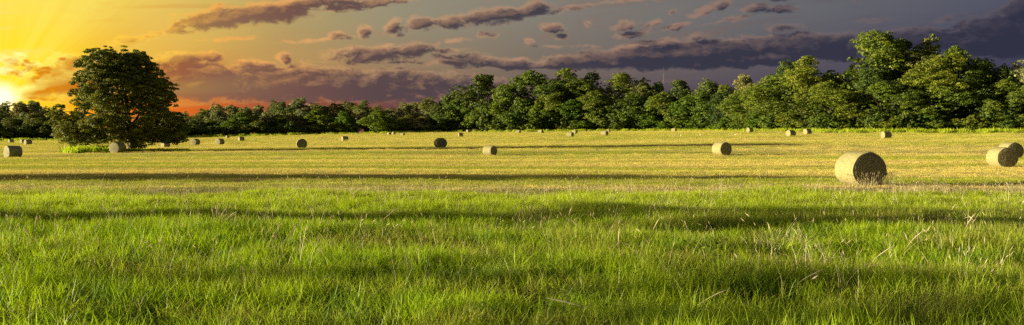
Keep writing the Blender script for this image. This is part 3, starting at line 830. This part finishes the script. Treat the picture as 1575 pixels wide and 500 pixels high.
LAND = [(-60, 'the far outside corner'), (0, 'the left edge'), (17, 'the leftmost tiny bale'), (40, 'the touching tiny pair'), (75, 'the gap left of the lone tree'), (112, "the lone tree's left side"),
        (262, "the lone tree's right side"), (301, 'the bale after the tree'), (338, 'the notched bale'), (371, 'the squarish bale'), (400, 'the bare middle stretch'),
        (464, 'the flat on bale'), (498, 'the blocky bale\'s left gap'), (530, 'the blocky bale'), (556, 'the sunlit gap'), (602, 'the two tiny close bales'), (636, 'the smallest bale'), (677, 'the dark ended bale'),
        (708, 'the small pale bale'), (753, 'the small bright bale'), (797, 'the first wood edge bale'), (832, 'the second wood edge bale'), (880, 'the left bale pair'), (932, 'the right bale pair'), (975, 'the bare centre'),
        (1020, 'the faint mast'), (1062, 'the white birds'), (1110, 'the mid sized bale'), (1153, 'the left of three lit bales'), (1185, 'the space within the three'), (1216, 'the middle of three lit bales'), (1246, 'the right of three lit bales'),
        (1290, 'the largest bale\'s lit side'), (1323, 'the largest bale'), (1363, 'the bale behind the largest'), (1410, 'the bare right stretch'), (1450, 'the yellow markers\' left gap'), (1475, 'the yellow markers'),
        (1510, 'the edge pair\'s left gap'), (1541, 'the big edge pair'), (1575, 'the right edge'), (1630, 'the far right corner outside')]
USED = set()
def where(px, look, tail):
    """a label that places one of many alike trees beside something one can find"""
    order = sorted(LAND, key=lambda l: abs(l[0] - px))
    for p, nm in order[:6]:
        d = px - p
        for rel in (['above'] if abs(d) < 10 else []) + (['just left of' if d < 0 else 'just right of'] if abs(d) < 30 else []) + ['left of' if d < 0 else 'right of']:
            lab = '%s%s %s %s' % (look, tail, rel, nm)
            if lab not in USED:
                USED.add(lab)
                if len(lab.split()) > 16: print('LONG', lab)
                return lab
    print('DUP', look, px); return lab
for (key, v, px, top, wpx, dd, lab) in WOOD:
    if lab is None: lab = where(px, LOOK[key], ' at the back' if dd >= 10 else ' in front')
    tree(key, v, px, top, wpx, float(treeline(px)) + dd + 6, lab, group='trees of the right hand wood')
rr = random.Random(5)
px = 692.
while px < 1620:
    tree('bush', rr.randrange(3), px, rr.uniform(163, 184), rr.uniform(38, 56), float(treeline(px)) + rr.uniform(-1, 2),
         where(px, 'low leafy bush', ' behind the field'), 'bush', 'bush', 'bushes at the foot of the woods')
    px += rr.uniform(21, 28)
# far left wood, both sides of the lone tree
tops = {-60: 150, -30: 158, 0: 159, 40: 156, 80: 160, 110: 166, 240: 172, 270: 168, 300: 166, 345: 160, 400: 160, 430: 152, 470: 154, 520: 158, 560: 158, 600: 160, 640: 154, 690: 152}
tk = sorted(tops); px = -70.
i = 0
while px < 690:
    if 128 < px < 238: px = 238.
    top = float(np.interp(px, tk, [tops[k] for k in tk])) + rr.uniform(-6, 5)
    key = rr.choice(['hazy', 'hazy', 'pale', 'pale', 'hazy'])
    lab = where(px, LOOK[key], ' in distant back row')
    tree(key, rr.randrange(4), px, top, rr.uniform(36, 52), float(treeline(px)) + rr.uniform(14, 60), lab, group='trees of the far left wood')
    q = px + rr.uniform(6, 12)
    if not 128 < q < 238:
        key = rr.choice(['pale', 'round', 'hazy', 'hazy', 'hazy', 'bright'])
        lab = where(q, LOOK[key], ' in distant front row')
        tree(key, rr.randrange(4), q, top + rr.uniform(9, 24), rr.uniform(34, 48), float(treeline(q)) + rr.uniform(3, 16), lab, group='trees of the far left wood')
    px += rr.uniform(17, 26); i += 1
tree('bright', 1, 583, 168, 52, 362, 'bright bushy tree right of the sunlit gap in the far wood', group='trees of the far left wood')
px = -30.
while px < 690:
    if 120 < px < 250: px = 250.
    if not 545 < px < 565:
        tree('bush', rr.choice([1, 2]), px, rr.uniform(182, 195), rr.uniform(28, 42), float(treeline(px)) + rr.uniform(0, 3),
             where(px, 'dark low bush', ' behind the field'), 'bush', 'bush', 'bushes at the foot of the woods')
    px += rr.uniform(20, 28)
# trees standing outside the picture on the left, whose shade falls across the grass
def shade_tree(key, v, X, Y, h, w, label):
    H, Wd, vs = PROTO[key]; cr, tr = vs[v % len(vs)]
    o = empty('deciduous_tree', (X, Y, gz(X, Y) - .05), X, (w / Wd, w / Wd, h / H))
    tag(o, label, 'tree', 'trees left of the view'); link('crown', cr, o); link('trunk', tr, o)
shade_tree('round', 1, -58, 34.8, 9.9, 10.5, 'tree outside the left edge that shades the mown strip behind the tall grass')
shade_tree('round', 2, -44, 15.2, 6.0, 4.4, 'small round tree outside the left edge that shades the left of the meadow')
shade_tree('high', 0, -52, 15.6, 8.8, 3.2, 'unseen slender tree added outside the left edge, crown lifted to shade the meadow grass')  # crown shaped high so its added shade starts partway across the grass
shade_tree('high', 0, -41, 13.6, 8.4, 2.8, 'unseen tree with a high bare trunk, added outside the left edge to shade the meadow')
shade_tree('sparse', 0, -42, 6.9, 6.9, 5.6, 'unseen thin leaved tree added outside the left edge to dapple the nearest grass')  # added unseen tree that breaks up and dims the light on the nearest grass

# ------------------------------------------------------------------ the lone tree
OY = 108.0; PXM = OY / F
prof_row = np.array([78, 84, 92, 105, 120, 135, 150, 160, 168, 178, 190, 205, 215, 223.])
prof_l = np.array([150, 132, 118, 109, 108, 112, 104, 90, 80, 80, 88, 98, 102, 112.])
prof_r = np.array([196, 212, 226, 238, 250, 261, 268, 272, 276, 281, 284, 283, 274, 262.])
ox, oy, oz = spot(203, OY)
oak = empty('lone_tree', (ox, oy, oz - .05)); tag(oak, 'big lone spreading tree with a dense dark crown, standing in the field at the left', 'tree')
rng = np.random.default_rng(77)
def row2z(r): return EYE + (208 - r) * PXM - oz
C = []; Rd = []; LD = []; nl = 0
while nl < 165:
    r = rng.uniform(82, 216) if nl < 105 else (rng.uniform(186, 219) if nl < 140 else rng.uniform(86, 160)); l = np.interp(r, prof_row, prof_l) + 3; rt = np.interp(r, prof_row, prof_r) + 5
    cx = (l + rt) / 2; hw = (rt - l) / 2; lr = rng.uniform(.8, 1.55)
    th = nl * 2.399 + rng.normal(0, .5); q = rng.uniform(.35, 1.) ** .4
    hw2 = max(2., hw - lr / PXM * .6)
    pxx = cx + hw2 * q * math.cos(th); dy = hw2 * PXM * q * math.sin(th)
    if dy < -3 and r > 196: dy = -3 + (dy + 3) * .2
    if r > 206 and 160 < pxx < 200 and dy < 1: continue
    # thin places and see-through gaps in the upper left
    g = math.exp(-(((pxx - 134) / 12) ** 2 + ((r - 118) / 8) ** 2)) + .8 * math.exp(-(((pxx - 112) / 8) ** 2 + ((r - 148) / 7) ** 2))
    if rng.uniform() < g * 1.35: continue
    if nl >= 140 and pxx < 156: continue
    if pxx < 165 and r < 150: lr *= .72
    nl += 1; sub = int(15 * lr ** 1.5) + 5
    c = np.array([(pxx - 203) * PXM, dy, row2z(r)])
    d = rng.normal(0, 1, (sub, 3)); d /= np.linalg.norm(d, axis=1)[:, None]
    C.append(c + d * lr * rng.uniform(.45, 1.0, (sub, 1)) * np.array([1, 1, .7])); Rd.append(lr * rng.uniform(.22, .44, sub)); LD.append(d)
C = np.concatenate(C); Rd = np.concatenate(Rd); LD = np.concatenate(LD)
k = C[:, 2] > .55; C, Rd, LD = C[k], Rd[k], LD[k]
V, Q, tn = leaves(rng, C, Rd, 64, .17, .66, .5, LD)
C2 = []
while len(C2) < 420:
    r = rng.uniform(96, 214); l = np.interp(r, prof_row, prof_l); rt = np.interp(r, prof_row, prof_r)
    hw = (rt - l) / 2 * .66; th = rng.uniform(0, 6.28); q = rng.uniform(0, 1) ** .5
    pxx = (l + rt) / 2 + 6 + hw * q * math.cos(th)
    if pxx < 150 and r < 150: continue
    C2.append(((pxx - 203) * PXM, hw * PXM * q * math.sin(th), row2z(r)))
V2, Q2, t2 = leaves(rng, np.array(C2), np.full(len(C2), .55), 12, .36)
Q = np.concatenate([Q, Q2 + len(V)]); V = np.concatenate([V, V2]); tn = np.concatenate([tn, t2 * .5])  # inner sprays darkened in tone, crown shade put into the colour
V[:, 2] = np.maximum(V[:, 2], .12)
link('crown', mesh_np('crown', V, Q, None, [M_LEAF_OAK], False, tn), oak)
lst = [tube_arrays([(0, 0, -.3), (.02, 0, .25), (.0, .05, 1.0), (-.1, .05, 1.9), (-.35, .0, 3.2), (-.6, .1, 5.2), (-.9, .1, 7.6), (-1.1, 0, 9.8)],
                   [.62, .46, .40, .38, .30, .23, .15, .06], 10)]
link('trunk', mesh_np('trunk', *join_arrays(lst), None, [M_BARK], True), oak)
rl = random.Random(3)
limbs = [((-.1, .05, 1.7), (-6.8, -.6, 8.3), .26), ((-.1, .0, 1.9), (4.6, .5, 6.0), .24), ((-.2, 0, 2.6), (-8.0, .4, 4.6), .2), ((0, 0, 1.8), (5.2, -1.2, 3.4), .2),
         ((-.4, 0, 3.6), (-4.6, 1.6, 10.6), .2), ((-.5, .1, 4.6), (2.2, 1., 9.6), .19), ((-.1, 0, 2.0), (-1.5, -5.2, 6.2), .22), ((-.2, 0, 2.4), (.6, 5.4, 6.4), .22),
         ((-.7, 0, 6.0), (-2.6, -1.6, 11.2), .13)]
for a, b, r0 in limbs:
    a, b = Vector(a), Vector(b); pts = []
    for i in range(7):
        f = i / 6; p = a.lerp(b, f); p.z = a.z + (b.z - a.z) * (f ** .8) + .5 * math.sin(f * PI)
        p += Vector((rl.uniform(-.2, .2), rl.uniform(-.2, .2), rl.uniform(-.15, .15))) * (f * 1.4); pts.append(p)
    L = [tube_arrays(pts, [r0 * (1 - .86 * i / 6) for i in range(7)], 7)]
    for j in (2, 3, 4, 5):
        for s in (-1, 1):
            e = pts[j] + Vector((rl.uniform(-1.6, 1.6), rl.uniform(-1.6, 1.6), rl.uniform(.2, 1.6)))
            m_ = pts[j].lerp(e, .5) + Vector((0, 0, .2))
            L.append(tube_arrays([pts[j], m_, e], [r0 * .36, r0 * .2, .02], 5))
    link('limb', mesh_np('limb', *join_arrays(L), None, [M_BARK], True), oak)

# ------------------------------------------------------------------ small things
def sphereish(c, r, n=10, m=7):
    V = []; Q = []
    for j in range(m + 1):
        f = -PI / 2 + PI * j / m
        for i in range(n):
            t = 2 * PI * i / n
            V.append((c[0] + r[0] * math.cos(f) * math.cos(t), c[1] + r[1] * math.cos(f) * math.sin(t), c[2] + r[2] * math.sin(f)))
    for j in range(m):
        for i in range(n):
            Q.append((j * n + i, j * n + (i + 1) % n, (j + 1) * n + (i + 1) % n, (j + 1) * n + i))
    return np.array(V), np.array(Q)
def egret_meshes():
    body = join_arrays([sphereish((0, 0, .27), (.17, .075, .085)), tube_arrays([(.12, 0, .30), (.19, 0, .38), (.17, 0, .46), (.22, 0, .50)], [.045, .025, .022, .03], 7),
                        sphereish((.235, 0, .505), (.04, .026, .028), 8, 5), tube_arrays([(-.14, 0, .27), (-.26, 0, .22)], [.05, .012], 6)])
    beak = tube_arrays([(.265, 0, .505), (.34, 0, .49)], [.011, .002], 5)
    leg = tube_arrays([(0, 0, .22), (.01, 0, .11), (0, 0, -.01), (.04, 0, -.012)], [.010, .007, .007, .004], 5)
    return mesh_np('body', *body, None, [M_WHITE], True), mesh_np('beak', *beak, None, [M_BEAK], True), mesh_np('leg', *leg, None, [M_BEAK], True)
EG = egret_meshes()
for i, (px, row, lab) in enumerate([(1036, 211.6, 'left one of a close pair of tiny white birds on the mown field'), (1047.5, 211.2, 'right one of a close pair of tiny white birds on the mown field'),
                                    (1077.5, 210.2, 'tiny white bird between the close pair and the next bird right'), (1099.5, 208.2, 'tiny white bird farthest back among the row of white dots'),
                                    (1131, 209.8, 'tiny white bird second from the right among the row of white dots'), (1196, 207.8, 'tiny white bird just left of the middle bale of three')]):
    Y = solve_y(px, row); x, y, z = spot(px, Y)
    o = empty('white_bird', (x, y, z + .06), i * 1.3 + .2); tag(o, lab, 'bird', 'white birds on the mown field')
    link('body', EG[0], o); link('beak', EG[1], o)
    for s in (-.025, .025): link('leg', EG[2], o, (0, s, 0))

# one white bird in flight before the far left wood
Y = 330.; x = (547.5 - 787.5) / F * Y; z = EYE + (208 - 182.5) * Y / F
o = empty('white_bird', (x, Y, z), .4); tag(o, 'white bird in flight before the dark wood, above the blocky bale', 'bird')
link('body', mesh_np('body', *join_arrays([sphereish((0, 0, 0), (.26, .09, .08)), tube_arrays([(.2, 0, .02), (.36, 0, .05), (.42, 0, .04)], [.05, .04, .035], 6), tube_arrays([(-.2, 0, 0), (-.44, 0, -.02)], [.05, .03], 6)]), None, [M_WHITE], True), o)
for s_ in (-1, 1):
    WV = np.array([(.12, s_ * .06, .03), (.16, s_ * .38, .20), (.02, s_ * .74, .26), (-.10, s_ * .40, .17), (-.14, s_ * .06, .02), (.12, s_ * .06, .0), (.16, s_ * .38, .18), (.02, s_ * .74, .25), (-.10, s_ * .40, .15), (-.14, s_ * .06, .0)])
    link('wing', mesh_np('wing', WV, [(0, 1, 3, 4), (5, 6, 8, 9), (0, 1, 6, 5), (4, 3, 8, 9)], [(1, 2, 3), (6, 7, 8)], [M_WHITE]), o)
def box(c, s):
    x, y, z = c; a, b, d = (q / 2 for q in s)
    V = np.array([(x + i * a, y + j * b, z + k * d) for i in (-1, 1) for j in (-1, 1) for k in (-1, 1)])
    Q = np.array([(0, 1, 3, 2), (4, 6, 7, 5), (0, 4, 5, 1), (2, 3, 7, 6), (0, 2, 6, 4), (1, 5, 7, 3)])
    return V, Q
for px, lab, s in ((1467.5, 'brighter pale yellow marker panel on a post at the wood foot', 1.), (1483, 'small faint yellow marker panel on a post right of the brighter one', .7)):
    Y = float(treeline(px)) - 8; x, y, z = spot(px, Y)
    o = empty('marker_post', (x, y, z), .1); tag(o, lab, 'marker', 'marker posts before the high wood')
    link('post', mesh_np('post', *box((0, 0, .45), (.09, .09, 1.1)), None, [M_POST]), o)
    link('panel', mesh_np('panel', *join_arrays([box((0, -.07, .85), (.42 * s, .03, .34 * s)), box((0, -.10, .85), (.34 * s, .02, .26 * s))]), None, [M_YELLOW]), o)

# distant lattice mast above the low stretch of the wood
Y = 470.; x, y, z = spot(1020.5, Y); top = EYE + (208 - 111) * Y / F - z
L = []
for k in range(3):
    a = k * 2.094; L.append(tube_arrays([(1.0 * math.cos(a), 1.0 * math.sin(a), 0), (.16 * math.cos(a), .16 * math.sin(a), top)], [.035, .02], 4))
mast = empty('radio_mast', (x, y, z)); tag(mast, 'thin grey lattice mast far behind the low middle stretch of the wood', 'mast')
link('mast_legs', mesh_np('mast_legs', *join_arrays(L), None, [M_STEEL]), mast)
L = []
for j in range(24):
    z0 = top * j / 24; z1 = top * (j + 1) / 24; r0 = 1 - .84 * j / 24; r1 = 1 - .84 * (j + 1) / 24
    for k in range(3):
        a = k * 2.094; b = (k + 1) * 2.094
        L.append(tube_arrays([(r0 * math.cos(a), r0 * math.sin(a), z0), (r1 * math.cos(b), r1 * math.sin(b), z1)], [.02, .02], 3))
link('lattice', mesh_np('lattice', *join_arrays(L), None, [M_STEEL]), mast)
link('antenna', mesh_np('antenna', *tube_arrays([(0, 0, top - .5), (0, 0, top + 3)], [.05, .03], 5), None, [M_STEEL]), mast)

# clump of long dry stalks in the grass left of centre, and single leaning stalks
def stalk_mesh(name, base_h, dx_, dy_, r, head=True):
    pts = []
    for i in range(7):
        f = i / 6; pts.append((dx_ * f ** 1.6, dy_ * f ** 1.6, base_h * (f - .12 * f * f)))
    rad = [r, r, r * .9, r * .8, r * (1.7 if head else .7), r * (2.0 if head else .5), r * .3]
    V, Q = tube_arrays(pts, rad, 5)
    return mesh_np(name, V, Q, None, [M_DRY], True, np.clip(V[:, 2] / base_h, 0, 1))
x, y, z = spot(334, 15.6)
o = empty('dry_grass_clump', (x, y, z)); tag(o, 'clump of long pale dry stalks fanning right in the meadow grass at the left', 'dry grass')
for k, (dxx, h) in enumerate([(-.06, .46), (.0, .50), (.06, .52), (.12, .55), (.20, .50), (.26, .46), (.34, .30), (.02, .34), (.16, .36), (.28, .36)]):
    link('stalk', stalk_mesh('stalk', h, dxx, .05 * math.sin(k * 2), .0048), o, (k * .014 - .05, .02 * math.cos(k), 0))
SING = [(430, 392, .50, .25, .3, 'straight dry stalk leaning right at the left of centre'), (575, 360, .55, .45, .2, 'long dry stalk slanting right, left of the photo centre'),
        (950, 400, .45, .03, 0, 'upright dry stalk with a seed head right of centre'), (1000, 375, .45, .16, 0, 'leaning dry stalk behind the upright one right of centre'),
        (1085, 358, .50, .06, 0, 'tall dry stalk above the leafy weed'), (905, 372, .42, -.35, 0, 'arching dry stalk bending left right of centre'),
        (1390, 395, .42, .30, 0, 'dry seed stalk leaning right below the biggest bale'), (1330, 425, .40, .36, 0, 'dry stalk nearer the camera below the biggest bale'),
        (1480, 370, .50, .22, 0, 'dry stalk leaning right near the right edge'), (1210, 460, .34, .40, 0, 'long fallen stalk near the lower right'),
        (945, 496, .22, -.62, .1, 'pale fallen stalk lying to the left at the bottom edge'), (1060, 480, .28, .42, .1, 'pale bent stalk near the bottom edge right of centre'),
        (120, 385, .40, -.10, 0, 'thin dry stalk at the far left'), (52, 372, .50, .06, 0, 'tallest dry stalk near the left edge')]
for px, row, h, dxx, dyy, lab in SING:
    Y = (EYE * F) / (row - 208.); x, y, z = spot(px, Y)
    tag(link('dry_stalk', stalk_mesh('dry_stalk', h, dxx, dyy, .0042), None, (x, y, z + .02)), lab, 'dry grass', 'single dry stalks in the meadow grass')

# broad leaved weed in the right foreground
x, y, z = spot(1085, 11.6)
wd_ = empty('leafy_weed', (x, y, z)); tag(wd_, 'low broad leaved green weed standing in the grass right of centre', 'weed')
rw = random.Random(8); STW = []
for k in range(9):
    a = k * .7; r_ = .08 + .05 * (k % 3); tipx = math.cos(a) * (r_ + .12); tipy = math.sin(a) * r_; tz = .26 + .03 * (k % 3)
    STW.append(tube_arrays([(0, 0, 0), (tipx * .5, tipy * .5, tz * .7), (tipx, tipy, tz)], [.005, .004, .002], 5))
    for s in (0, 1):
        cxx, cyy, czz = tipx * (1 - .35 * s), tipy * (1 - .35 * s), tz - .05 * s
        la = a + rw.uniform(-.8, .8) + s * 2; L_ = rw.uniform(.05, .085); Wl = L_ * .42; up = rw.uniform(.1, .7)
        d = np.array([math.cos(la), math.sin(la), up]); n_ = np.array([-math.sin(la), math.cos(la), 0])
        P0 = np.array([cxx, cyy, czz]); V = [P0, P0 + d * L_ * .35 + n_ * Wl, P0 + d * L_ * .75 + n_ * Wl * .8, P0 + d * L_, P0 + d * L_ * .75 - n_ * Wl * .8, P0 + d * L_ * .35 - n_ * Wl, P0 + d * L_ * .5 + np.array([0, 0, -.012])]
        T = [(0, 1, 6), (1, 2, 6), (2, 3, 6), (3, 4, 6), (4, 5, 6), (5, 0, 6)]
        link('leaf', mesh_np('leaf', np.array(V), None, T, [M_LEAF_BRIGHT], False, np.full(7, .9)), wd_)
V, Q = join_arrays(STW)
link('stem', mesh_np('stem', V, Q, None, [M_LEAF_BRIGHT], True, np.full(len(V), .4)), wd_)
